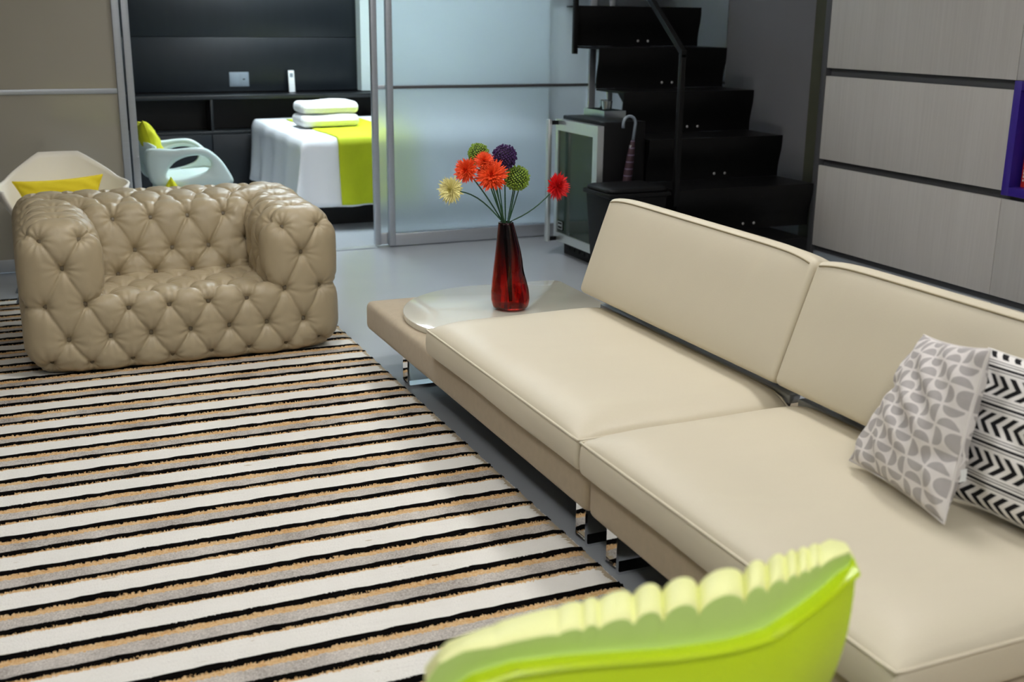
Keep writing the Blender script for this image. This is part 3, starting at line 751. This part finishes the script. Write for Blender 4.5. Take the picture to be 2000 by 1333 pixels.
# ================================================================== STAIRS
def stairs():
    t = thing('staircase', 'black chequer plate metal staircase climbing beside the grey wall', 'staircase', (4.1, 5.4, 0))
    X0, X1, RISE, RUN, YB = 3.60, 4.588, .2655, .3465, 5.402
    n = 10
    for k in range(1, n+1):
        y, z = YB+(k-1)*RUN, RISE*k
        if z > 2.7: break
        # folded plate: riser (slightly S-curved) + tread, 12 mm thick
        prof = []
        for s in np.linspace(0, 1, 9): prof.append((y+.030*(1-s)+.006*math.sin(PI*2*s), z-RISE+s*(RISE-.004)))
        top = [(y, z), (y+RUN+.034, z)]
        low = [(y+RUN+.034, z-.012), (y+.014, z-.012)]
        inn = [(p[0]+.012, p[1]) for p in prof[:-1][::-1]]
        zb = .0 if k == 1 else 0
        poly = [(prof[0][0], prof[0][1]+.001)]+prof[1:]+top+low+inn[:-1]+[(prof[0][0]+.012, prof[0][1]+.001)]
        xe = 4.30 if k == 1 else X1
        st = MB().prism(poly[::-1], 'x', X0, xe).build('step', 'black_metal', t, world=True)
        st.data.shade_smooth(); st.data.set_sharp_from_angle(angle=math.radians(35))
        # raised chequer bars on the riser and tread
        mb = MB()
        for i in range(24 if k > 1 else 16):
            for j in range(4):
                x = X0+.03+i*.041; s = .15+.2*j; zz = z-RISE+s*RISE; yy = y+.030*(1-s)+.006*math.sin(PI*2*s)
                sg = 1 if (i+j) % 2 else -1
                mb.add([(x-.010, yy-.0018, zz-sg*.010-.002), (x+.010, yy-.0018, zz+sg*.010-.002), (x+.010, yy-.0018, zz+sg*.010+.002), (x-.010, yy-.0018, zz-sg*.010+.002), (x, yy+.001, zz)], [(0, 1, 2, 3), (0, 4, 1), (1, 4, 2), (2, 4, 3), (3, 4, 0)])
        tag(mb.build('tread_pattern', 'black_metal', st, world=True), None, None, None, 'stuff')
        for bx in (.50, .58): MB().lathe([(.009, 0), (.009, .004), (.005, .007)], 10).build('bolt', 'bolt', st).matrix_basis = Matrix.Translation((X0+bx, y+.034, z-RISE+.035)) @ Matrix.Rotation(PI/2, 4, 'X')
    # inclined spine below the steps
    pts = [(YB+.16, 0), (YB+.46, 0), (YB+.46+8.8*RUN, 8.8*RISE-.02), (YB+.46+8.8*RUN, 8.8*RISE+.0), (YB+9*RUN-.02, 8.9*RISE-.02), (YB+.16, .20)]
    MB().prism([(YB+.12, 0), (YB+.42, 0), (YB+.42+8.5*RUN, 8.35*RISE), (YB+.12+8.7*RUN, 8.7*RISE)], 'x', 3.95, 4.25).build('stringer', 'black_metal', t, world=True)
    MB().prism([(YB+.05, 0), (YB+3*RUN+.02, 0), (YB+3*RUN+.02, 3*RISE-.014), (YB+2*RUN+.034, 3*RISE-.014), (YB+2*RUN+.034, 2*RISE-.014), (YB+RUN+.034, 2*RISE-.014), (YB+RUN+.034, RISE-.014), (YB+.05, RISE-.014)], 'x', X0+.004, X0+.014).build('side_plate', 'black_metal', t, world=True)
    # railing on the near side
    r = .014; xr = X0-.018
    y0, y5 = YB+RUN-.006, YB+5*RUN-.02
    boxobj('railing_post', 'black_metal', t, xr-.016, xr+.016, y0-.016, y0+.016, .44, 1.318, .003)
    boxobj('railing_post', 'black_metal', t, xr-.016, xr+.016, y5-.016, y5+.016, RISE*5-.05, 1.30+4*RISE, .003)
    sl = RISE/RUN; L = 4.9*RUN
    MB().prism([(y0-.016, 1.300), (y0+L, 1.300+L*sl), (y0+L, 1.345+L*sl), (y0-.016, 1.338)], 'x', xr-.016, xr+.016).build('handrail', 'black_metal', t, world=True)
    for z in (.50, .465): MB().lathe([(.008, 0), (.008, .004), (.004, .007)], 10).build('bolt', 'bolt', t, world=True).matrix_basis = Matrix.Translation((xr+.03, y0+.02, z)) @ Matrix.Rotation(PI/2, 4, 'X')
stairs()

# ================================================================== WINE COOLER, BIN, UMBRELLA, TRAY
def cooler():
    XF, y0, y1, zt = 3.25, 6.12, 6.70, .885
    t = thing('wine_cooler', 'black wine cooler with steel framed glass door beside the stairs', 'wine cooler', (3.42, 6.4, 0))
    boxobj('body', 'black_plastic', t, XF+.048, 3.585, y0+.006, y1-.006, .095, zt+.022, .006)
    pl = boxobj('plinth', 'black_plastic', t, XF+.075, 3.57, y0+.01, y1-.01, 0.0, .095, .004)
    for k in range(7): boxobj('vent_slot', 'black_deep', pl, XF+.071, XF+.0755, y0+.06+k*.07, y0+.10+k*.07, .035, .055)
    d = MB(); fr = .062; za, zb = .098, zt
    d.box(XF, XF+.042, y0, y0+fr, za, zb); d.box(XF, XF+.042, y1-fr*.6, y1, za, zb); d.box(XF, XF+.042, y0+fr, y1-fr*.6, zb-.07, zb); d.box(XF, XF+.042, y0+fr, y1-fr*.6, za, za+.055)
    dr = d.build('door_frame', 'steel', t, world=True)
    boxobj('glass_pane', 'cooler_glass', t, XF+.008, XF+.03, y0+fr-.002, y1-fr*.6+.002, za+.053, zb-.068)
    h = thing_part('handle', t)
    bar = boxobj('handle', 'steel', t, XF-.075, XF-.050, y1-.052, y1-.012, za-.005, zb+.0, .004)
    for z in (za+.012, zb-.022): boxobj('handle_mount', 'black_metal', bar, XF-.05, XF+.002, y1-.044, y1-.020, z-.012, z+.012)
    bd = boxobj('badge', 'black_plastic', t, XF+.004, XF+.008, y1-.125, y1-.045, za+.075, za+.135)
    mb = MB(); ya, yb, z0, z1 = y1-.12, y1-.05, za+.08, za+.13
    for b_ in ((ya, yb, z0, z0+.005), (ya, yb, z1-.005, z1), (ya, ya+.005, z0, z1), (yb-.005, yb, z0, z1), (ya+.012, ya+.03, z0+.02, z0+.032), (ya+.036, yb-.012, z0+.02, z0+.032)): mb.box(XF+.0025, XF+.004, *b_)
    mb.build('badge_print', 'steel', bd, world=True)
def thing_part(*a): return None
cooler()
def bin_():
    x0, x1, y0, y1, H = 3.13, 3.52, 5.72, 6.03, .53
    t = thing('waste_bin', 'black plastic waste bin with a lid in front of the wine cooler', 'bin', ((x0+x1)/2, (y0+y1)/2, 0))
    q = .035; V = []
    for z, s in ((0, q), (H, 0)): V += [(x0+s, y0+s, z), (x1-s, y0+s, z), (x1-s, y1-s, z), (x0+s, y1-s, z)]
    MB().add(V, [(3, 2, 1, 0), (4, 5, 6, 7), (0, 1, 5, 4), (1, 2, 6, 5), (2, 3, 7, 6), (3, 0, 4, 7)]).build('body', 'black_plastic', t, bevel=.014, world=True, segs=3)
    boxobj('rim', 'black_plastic', t, x0-.012, x1+.012, y0-.012, y1+.012, H-.02, H+.006, .006)
    P, F = rbox(((x1-x0)/2+.004, (y1-y0)/2+.004, .02), (.05, .05, .018), (4, 4, 1)); P += np.array([(x0+x1)/2, (y0+y1)/2, H+.018])
    link('lid', mesh_from(P, F), 'black_plastic', t, True)
bin_()
def umbrella():
    a = Vector((3.375, 6.085, .02)); b_ = Vector((3.475, 6.085, .80))
    t = thing('umbrella', 'furled dark plaid umbrella with a grey hooked handle beside the wine cooler', 'umbrella', tuple(a))
    d = (b_-a)
    path = [a+d*f for f in (0, .1, .25, .5, .75, .9, 1.)]
    MB().tube(path, [.004, .012, .020, .026, .027, .022, .012], 10).build('canopy', 'plaid', t, smooth=True, sharp=None, world=True)
    top = b_+d.normalized()*.10; hk = [b_, top]; side = Vector((-1, 0, 0))
    for k in range(1, 11):
        an = PI*k/10; hk.append(top+side*(.042*(1-math.cos(an)))+Vector((0, 0, 1))*.045*math.sin(an))
    hk.append(hk[-1]+Vector((0, 0, -.025)))
    MB().tube(hk, .0095, 10).build('handle', 'grey_plate', t, smooth=True, sharp=None, world=True)
    MB().lathe([(.012, 0), (.014, .03), (.012, .05)], 12).build('clip', 'steel', t, world=True).location = tuple(b_-d.normalized()*.08+Vector((0, 0, 0)))
umbrella()
def tray():
    z = .9085
    t = thing('serving_tray', 'small metal serving tray on top of the wine cooler', 'tray', (3.50, 6.5, z))
    mb = MB(); x0, x1, y0, y1 = -.075, .078, -.13, .15
    mb.box(x0, x1, y0, y1, 0, .006)
    mb.build('base', 'tray_steel', t)
    for b_ in ((x0, x0+.006, y0, y1), (x1-.006, x1, y0, y1), (x0+.006, x1-.006, y0, y0+.006), (x0+.006, x1-.006, y1-.006, y1)): MB().box(*b_, .006, .045).build('side', 'tray_steel', t)
    for k, (x, y, l) in enumerate(((-.02, -.06, 'steel tumbler nearer the viewer on the small tray'), (.02, .05, 'steel tumbler farther back on the small tray'))):
        o = MB().lathe([(.024, 0), (.030, .04), (.034, .095), (.031, .095), (.027, .04), (.021, .004)], 20).build('tumbler', 'tray_steel', None, smooth=True)
        o.location = (3.50+x, 6.5+y, z+.0065); tag(o, l, 'cup', 'tumblers on the tray')
tray()

# ================================================================== BEDROOM
def bedroom():
    YS = 10.02
    t = thing('wall_shelf_unit', 'low black shelf unit with open compartments along the bedroom wall', 'shelf unit', (1.4, 10.18, 0))
    boxobj('top_board', 'black_shelf', t, -1.5, 4.6, YS, YF-.012, .815, .85, .003)
    boxobj('back_panel', 'black_deep', t, -1.5, 4.6, YF-.03, YF-.012, .02, .815)
    boxobj('middle_board', 'black_shelf', t, -1.5, 4.6, YS+.004, YF-.03, .525, .548, .002)
    xs = [-1.5, -.2, .58, 1.60, 2.62, 3.6, 4.6]
    for x in xs[:-1]: boxobj('divider', 'black_shelf', t, x, x+.022, YS+.006, YF-.03, .548, .815, .002)
    boxobj('divider', 'black_shelf', t, 4.578, 4.6, YS+.006, YF-.03, .548, .815, .002)
    for a, b_ in zip(xs, xs[1:]): boxobj('drawer_front', 'black_panel', t, a+.003, b_-.003, YS+.002, YS+.022, .06, .520, .002)
    boxobj('base', 'black_deep', t, -1.49, 4.59, YS+.03, YF-.03, 0, .06)
    # switch plate
    s = thing('switch_plate', 'grey double socket plate on the black bedroom wall', 'switch', (1.91, YF-.012, .965))
    MB().box(-.085, .085, -.008, 0, -.062, .062).build('plate', 'grey_plate', s, bevel=.003)
    for x in (-.042, .042): MB().box(x-.034, x+.034, -.011, -.008, -.05, .05).build('module', 'grey_plate', s, bevel=.0012)
    MB().box(.03, .05, -.0125, -.011, -.004, .006).build('slot', 'black_plastic', s)
    # remote in its holder
    r = thing('remote_control', 'white air conditioner remote standing against the black bedroom wall', 'remote', (2.36, YF-.075, .8505)); r.rotation_euler = (-.12, 0, 0)
    MB().box(-.027, .027, -.018, 0, 0, .19).build('body', 'white_plastic', r, bevel=.005)
    MB().box(-.014, .014, -.0195, -.018, .13, .165).build('screen', 'grey_plate', r)
    for k in range(3):
        for j in (-1, 1): MB().box(j*.011-.006, j*.011+.006, -.0195, -.018, .03+k*.028, .045+k*.028).build('button', 'lamp_rim', r)
    # bed
    X0, X1, Y0, Y1, ZT = 1.955, 3.92, 8.15, 9.96, .652
    b = thing('bed', 'wide bed with a dark base under white bedding', 'bed', ((X0+X1)/2, (Y0+Y1)/2, 0))
    boxobj('bed_base', 'black_deep', b, X0+.12, X1-.12, Y0+.12, Y1-.05, 0.0, .32, .01)
    P, F = rbox(((X1-X0)/2-.012, (Y1-Y0)/2-.012, .158), .06, (6, 6, 2)); P += np.array([(X0+X1)/2, (Y0+Y1)/2, .482])
    link('mattress', mesh_from(P, F), 'linen', b, True)
    def cloth(x0, x1, y0, y1, zt, zb, off, sides, waves, name, mat, label, cat, flare=.05, drop_right=True):
        """cloth lying on the bed top and hanging down: profile across and along"""
        nx, ny, nd = 40, 36, 14; r = .05
        def wrap(s, a, b_):   # s in metres measured from a; returns position and drop
            return s
        us = np.concatenate([np.linspace(-1, 0, nd)[:-1] if 'l' in sides else [], np.linspace(0, 1, nx), np.linspace(1, 2, nd)[1:] if 'r' in sides else []])
        vs = np.concatenate([np.linspace(-1, 0, nd)[:-1] if 'f' in sides else [], np.linspace(0, 1, ny), np.linspace(1, 2, nd)[1:] if 'b' in sides else []])
        H = zt-zb; V = []
        def side(s, lo, hi):
            if s < 0: t_ = -s*H; ed = -1
            elif s > 1: t_ = (s-1)*H; ed = 1
            else:
                p = lo+(hi-lo)*s; return p, 0., 0, 0.
            q = min(t_/r, PI/2); o = r*math.sin(q); dz = r*(1-math.cos(q))+max(0, t_-r*PI/2)
            o += flare*(t_/H)**1.5
            return (lo-o+r*.4 if ed < 0 else hi+o-r*.4), dz, ed, t_/H
        for u in us:
            px, dx, ex, tx = side(u, x0, x1)
            for v in vs:
                py, dy, ey, ty = side(v, y0, y1)
                dz = max(dx, dy)
                x, y = px, py
                if ex and ey:      # corner: let the cloth fall in one fold
                    m_ = max(tx, ty); k = min(tx, ty)
                    x = (x0 if ex < 0 else x1)+(px-(x0 if ex < 0 else x1))*(1+.5*k); y = (y0 if ey < 0 else y1)+(py-(y0 if ey < 0 else y1))*(1+.5*k)
                    dz = max(dx, dy)
                wv = waves*max(tx, ty)
                if ey: y += ey*wv*math.sin(px*17+1.3)*.6+ey*wv*.4*math.sin(px*31)
                if ex: x += ex*wv*math.sin(py*15)*.6
                z = zt-dz+(.004*math.sin(px*9)*math.sin(py*7) if not (ex or ey) else 0)
                V.append((x, y, max(z+off, zb)))
        nu, nv_ = len(us), len(vs); F = [f[::-1] for f in grid_faces(nu, nv_)]
        me = mesh_from(V, F)
        o = link(name, me, mat); md = o.modifiers.new('t', 'SOLIDIFY'); md.thickness = .006; md.offset = 1.
        return tag(o, label, cat)
    cloth(X0, X1, Y0, Y1-.03, ZT-.004, .135, 0, 'lrf', .034, 'bedspread', 'linen', 'white bedspread hanging to near the floor on the bed', 'bedspread')
    cloth(2.185, 2.80, Y0-.012, Y1-.2, ZT+.006, .15, 0, 'f', .020, 'bed_runner', 'lime_cloth', 'lime green runner lying across the foot of the white bed', 'bed runner', .06)
    # towels
    def towel(z, w_, d, h, label, dx=0, dy=0):
        def de(P):
            P = P.copy(); P[:, 2] += .006*np.sin(P[:, 0]*14+dx*50)*(P[:, 2] > 0); P[:, 1] += .008*np.sin(P[:, 0]*9); return P
        P, F = rbox((w_/2, d/2, h/2), h*.47, (14, 10, 2), de)
        t_ = thing('folded_towel', label, 'towel', (2.335+dx, 9.02+dy, z), 0, 'folded towels on the bed')
        link('towel_body', mesh_from(P+np.array([0, 0, h/2]), F), 'towel', t_)
        MB().tube([(x, -d/2-.002+.008*math.sin(x*9), h*.5) for x in np.linspace(-w_/2+.03, w_/2-.03, 24)], .004, 6).build('fold_edge', 'towel', t_, smooth=True, sharp=None)
    towel(ZT+.014, .48, .34, .100, 'white folded towel at the bottom of the pair on the bed')
    towel(ZT+.115, .47, .32, .095, 'white folded towel lying on top of the other towel', .006, .01)
bedroom()

# ------------------------------------------------------------------ aqua one-piece chair in the bedroom
def aqua_chair():
    # local: faces +x, near side is y<0
    t = thing('plastic_armchair', 'pale aqua moulded plastic chair with looped arms in the bedroom', 'chair', (1.08, 8.05, 0))
    hw = .26
    def loop_interp(pts, n):
        P = np.array(pts+[pts[0]], float); d = np.concatenate([[0], np.cumsum(np.linalg.norm(np.diff(P, axis=0), axis=1))])
        # Catmull-Rom through the closed control points
        out = []; m = len(pts)
        for s in np.linspace(0, d[-1], n, endpoint=False):
            i = min(np.searchsorted(d, s, side='right')-1, m-1); f = (s-d[i])/(d[i+1]-d[i])
            p0, p1, p2, p3 = [np.array(pts[(i+k) % m], float) for k in (-1, 0, 1, 2)]
            out.append(.5*((2*p1)+(-p0+p2)*f+(2*p0-5*p1+4*p2-p3)*f*f+(-p0+3*p1-3*p2+p3)*f**3))
        return np.array(out)
    # back and seat as one curved sheet
    prof = [(-.30, .70), (-.285, .62), (-.262, .54), (-.235, .47), (-.18, .43), (-.08, .42), (.05, .425), (.17, .435), (.24, .425), (.275, .39)]
    nu = 17; V = []
    for x, z in prof:
        for j in range(nu):
            s = -1+2*j/(nu-1); k = max(0, min(1, (z-.43)/.22))
            V.append((x+.10*k*s*s+.0, s*hw*(1-.10*k*k), z+.035*(1-k)*s**4-.03*k*s**4))
    o = link('seat_shell', mesh_from(V, [f[::-1] for f in grid_faces(len(prof), nu)]), 'aqua_plastic', t); md = o.modifiers.new('t', 'SOLIDIFY'); md.thickness = .012; md.offset = 0
    # side panels with an almond opening
    outer = [(-.27, .64), (-.20, .655), (-.10, .648), (.02, .655), (.10, .648), (.17, .60), (.23, .53), (.285, .425), (.22, .405), (.05, .395), (-.12, .395), (-.22, .42), (-.262, .50)]
    inner = [(-.13, .535), (-.07, .59), (0., .617), (.08, .618), (.13, .592), (.15, .55), (.125, .51), (.05, .475), (-.05, .452), (-.12, .455), (-.15, .49)]
    for sg in (-1, 1):
        n = 72; O = loop_interp(outer, n)
        I = loop_interp(inner, 200); cc = np.array(inner).mean(0)
        # match by angle around the opening
        ai = np.arctan2(I[:, 1]-cc[1], I[:, 0]-cc[0]); ao = np.arctan2(O[:, 1]-cc[1], O[:, 0]-cc[0]); V = []
        I2 = np.array([I[np.argmin(np.abs(np.angle(np.exp(1j*(ai-a)))))] for a in ao])
        rings = 6
        for k in range(rings):
            f = k/(rings-1)
            for i in range(n):
                p = O[i]*(1-f)+I2[i]*f
                y = hw*(.93+.20*math.sin(PI*min(1, max(0, (p[0]+.27)/.55)))*max(0, (p[1]-.40)/.25))
                y += .02*math.sin(PI*f)
                V.append((p[0], sg*y, p[1]))
        F = grid_faces(rings, n, True)
        if sg > 0: F = [f[::-1] for f in F]
        o = link('arm', mesh_from(V, F), 'aqua_plastic', t); md = o.modifiers.new('t', 'SOLIDIFY'); md.thickness = .024; md.offset = 0
    for x, y in ((-.2, -.2), (-.2, .2), (.22, -.2), (.22, .2)):
        MB().tube([(x*.85, y*.85, .415), (x*1.08, y*1.1, .0)], [.018, .013], 10).build('leg', 'aqua_plastic', t, smooth=True)
aqua_chair()
pillow('cushion', 'lime_pillow', [(.93, 7.88, .46), (.93, 8.22, .46), (.815, 8.24, .80), (.815, 7.86, .835)], .075, 'lime green cushion upright against the back of the aqua plastic chair', pinch=.08)
pillow('cushion', 'lime_pillow', [(.78, 7.74, .24), (.96, 7.70, .012), (1.13, 7.72, .24), (.955, 7.755, .475)], .045, 'lime green cushion standing on its corner beside the aqua plastic chair', pinch=.06)

# ------------------------------------------------------------------ cream shell chair behind the tufted armchair
def shell_chair():
    t = thing('shell_armchair', 'cream moulded shell armchair behind the tufted armchair', 'chair', (.245, 6.55, 0))
    nu, nv = 41, 16; V = []
    for i in range(nu):
        u = -1+2*i/(nu-1); a = u*math.radians(118)          # 0 = straight behind the sitter (+y), ends point to the viewer
        ab = abs(u)
        rimz = .765 if ab < .16 else .765-.135*min(1, ((ab-.16)/.36))**.9 if ab < .52 else .63-.02*(ab-.52)/.48
        rx, ry = .335, .30
        for j in range(nv):
            v = j/(nv-1)                                       # 0 rim, 1 seat centre
            if v < .6:
                s = v/.6; k = 1-.26*s**1.3; z = rimz+(.445-rimz)*s
            else:
                s = (v-.6)/.4; k = .74*(1-s); z = .445-.03*math.sin(s*PI/2)
            yy = math.cos(a); V.append((k*rx*math.sin(a), k*ry*yy+(0 if yy > 0 else .0), z))
    F = grid_faces(nu, nv)
    o = link('shell', mesh_from(V, F), 'shell_cream', t); md = o.modifiers.new('t', 'SOLIDIFY'); md.thickness = .014; md.offset = 0
    # seat front
    V = []; n = 21
    for i in range(n):
        a = math.radians(118)+(2*PI-2*math.radians(118))*i/(n-1)
        V += [(.0, .0, .414), (.335*.74*.55*math.sin(a), .30*.74*.55*math.cos(a), .425), (.335*.74*math.sin(a), .30*.74*math.cos(a), .445), (.335*.82*math.sin(a), .30*.9*math.cos(a), .43)]
    o = link('seat_lip', mesh_from(V, grid_faces(n, 4)), 'shell_cream', t); md = o.modifiers.new('t', 'SOLIDIFY'); md.thickness = .014; md.offset = 0
    for x, y in ((-.19, -.1), (-.19, .15), (.19, -.1), (.19, .15)):
        MB().tube([(x*.6, y*.6, .412), (x*1.5, y*1.35, .0175 if y < 0 else 0)], [.013, .010], 10).build('leg', 'grey_plate', t, smooth=True)
shell_chair()
pillow('cushion', 'yellow_pillow', [(.06, 6.42, .43), (.40, 6.42, .43), (.445, 6.47, .675), (-.005, 6.47, .655)], .055, 'yellow cushion sitting in the cream shell armchair', pinch=.10)

# ================================================================== LIME FOREGROUND CHAIR
def lime_chair():
    CX, CY = .722, 1.10
    t = thing('scalloped_chair', 'lime green chair with a scalloped back rim in the foreground', 'chair', (CX, CY+.25, 0))
    nu = 301; us = np.linspace(0, 1, nu)
    xf = .384+(1.046-.384)*us; xb = .412+(1.112-.412)*us          # front and far edge of the rim
    edges = np.array([.412, .50, .589, .624, .648, .70, .745, .802, .879, .920, .957, .981, 1.004, 1.03, 1.112])
    i = np.clip(np.searchsorted(edges, xb, side='right')-1, 0, len(edges)-2); a, b = edges[i], edges[i+1]; s = (xb-a)/(b-a)
    amp = np.interp(xb, [.41, .55, .62, .68, .73, .84, .90, .96, 1.03, 1.11], [.002, .003, .008, .014, .022, .026, .022, .014, .006, .002])
    L = amp*np.sqrt(np.clip(1-(2*s-1)**2, 0, 1))-amp
    zf = np.interp(xf, [.384, .40, .43, .50, .60, .78, .92, 1.0, 1.035, 1.046], [.752, .776, .788, .789, .788, .788, .785, .784, .780, .768])+L
    zb = np.interp(xb, [.412, .44, .511, .589, .72, .842, .96, 1.054, 1.095, 1.112], [.722, .752, .771, .777, .781, .779, .778, .768, .748, .725])+L
    rz = np.interp(xf, [.384, .41, .441, .49, .559, .706, .80, .866, .948, 1.016, 1.046], [.690, .722, .740, .747, .740, .716, .706, .704, .722, .739, .742])
    plan = .055*np.clip((us-.55)/.45, 0, 1)**2+.012*np.clip((.2-us)/.2, 0, 1)**2
    rows = []
    def nar(x, z, k): return CX+(x-CX)*(1-k*np.clip((.76-z)/.36, 0, 1))
    def row(x, y, z): rows.append(np.stack([x, CY+plan+y, z+0*us], -1))
    for f in np.linspace(0, 1, 16):
        z = .36+(rz-.36)*f; row(nar(xf, z, .22), -.014-.020*np.sin(PI*f**1.5)*1.0+.08*(1-f)**2, z)
    row(xf, -.020, rz+.003); row(xf, -.017, rz+.008); row(xf, -.008, rz+.010); row(xf, .004, rz+.009)
    NB = len(rows)
    for f in np.linspace(.12, 1, 8): row(xf, .006-.006*f, rz+.009+(zf-.004-rz-.009)*f)
    for f, dz in ((.04, -.001), (.12, .001), (.3, .003), (.5, .003), (.7, .002), (.88, 0), (1, -.006)):
        row(xf+(xb-xf)*f, .08*f, zf+(zb-zf)*f+dz)
    for f in np.linspace(.06, 1, 14): row(nar(xb, .76-.30*f, .25), .083+.05*f+L*.5*(1-f), zb-.006-(zb-.42)*f)
    V = np.concatenate(rows); F = grid_faces(len(rows), nu)
    me = mesh_from(V, F); [me.materials.append(M[k_]) for k_ in ('lime_shell', 'lime_collar_shaded', 'lime_rim_lit')]
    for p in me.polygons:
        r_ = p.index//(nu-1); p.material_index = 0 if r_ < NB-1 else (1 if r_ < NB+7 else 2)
    me.set_sharp_from_angle(angle=math.radians(48))
    o = link('backrest', me, None, t, True)
    for k in (0, nu-1):
        V2 = [r[k] for r in rows]; n = len(V2); F2 = [(i, i+1, n-2-i, n-1-i) for i in range(n//2-1)]
        link('side_edge', mesh_from(V2, F2, False), 'lime_shell', t, True)
    sx, sy, ra = .955, 1.43, math.radians(-26); cr, sr = math.cos(ra), math.sin(ra)
    P, F = rbox((.23, .22, .045), .04, (10, 10, 2)); P = np.stack([P[:, 0]*cr-P[:, 1]*sr+sx, P[:, 0]*sr+P[:, 1]*cr+sy, P[:, 2]+.40], -1); link('seat', mesh_from(P, F), 'lime_shell', t, True)
    MB().prism([(.70, 1.17), (.98, 1.20), (1.10, 1.38), (.80, 1.40)], 'z', .36, .42).build('seat_bridge', 'lime_shell', t, bevel=.015, world=True)
    for x in (-.17, .17):
        for y in (-.15, .16):
            gx, gy = x*cr-y*sr, x*sr+y*cr
            MB().tube([(sx+gx, sy+gy, .37), (sx+gx*1.3, sy+gy*1.3, 0.0 if sx+gx*1.3 > 1.42 else .018)], [.017, .012], 12).build('leg', 'lime_shell', t, smooth=True, world=True)
lime_chair()
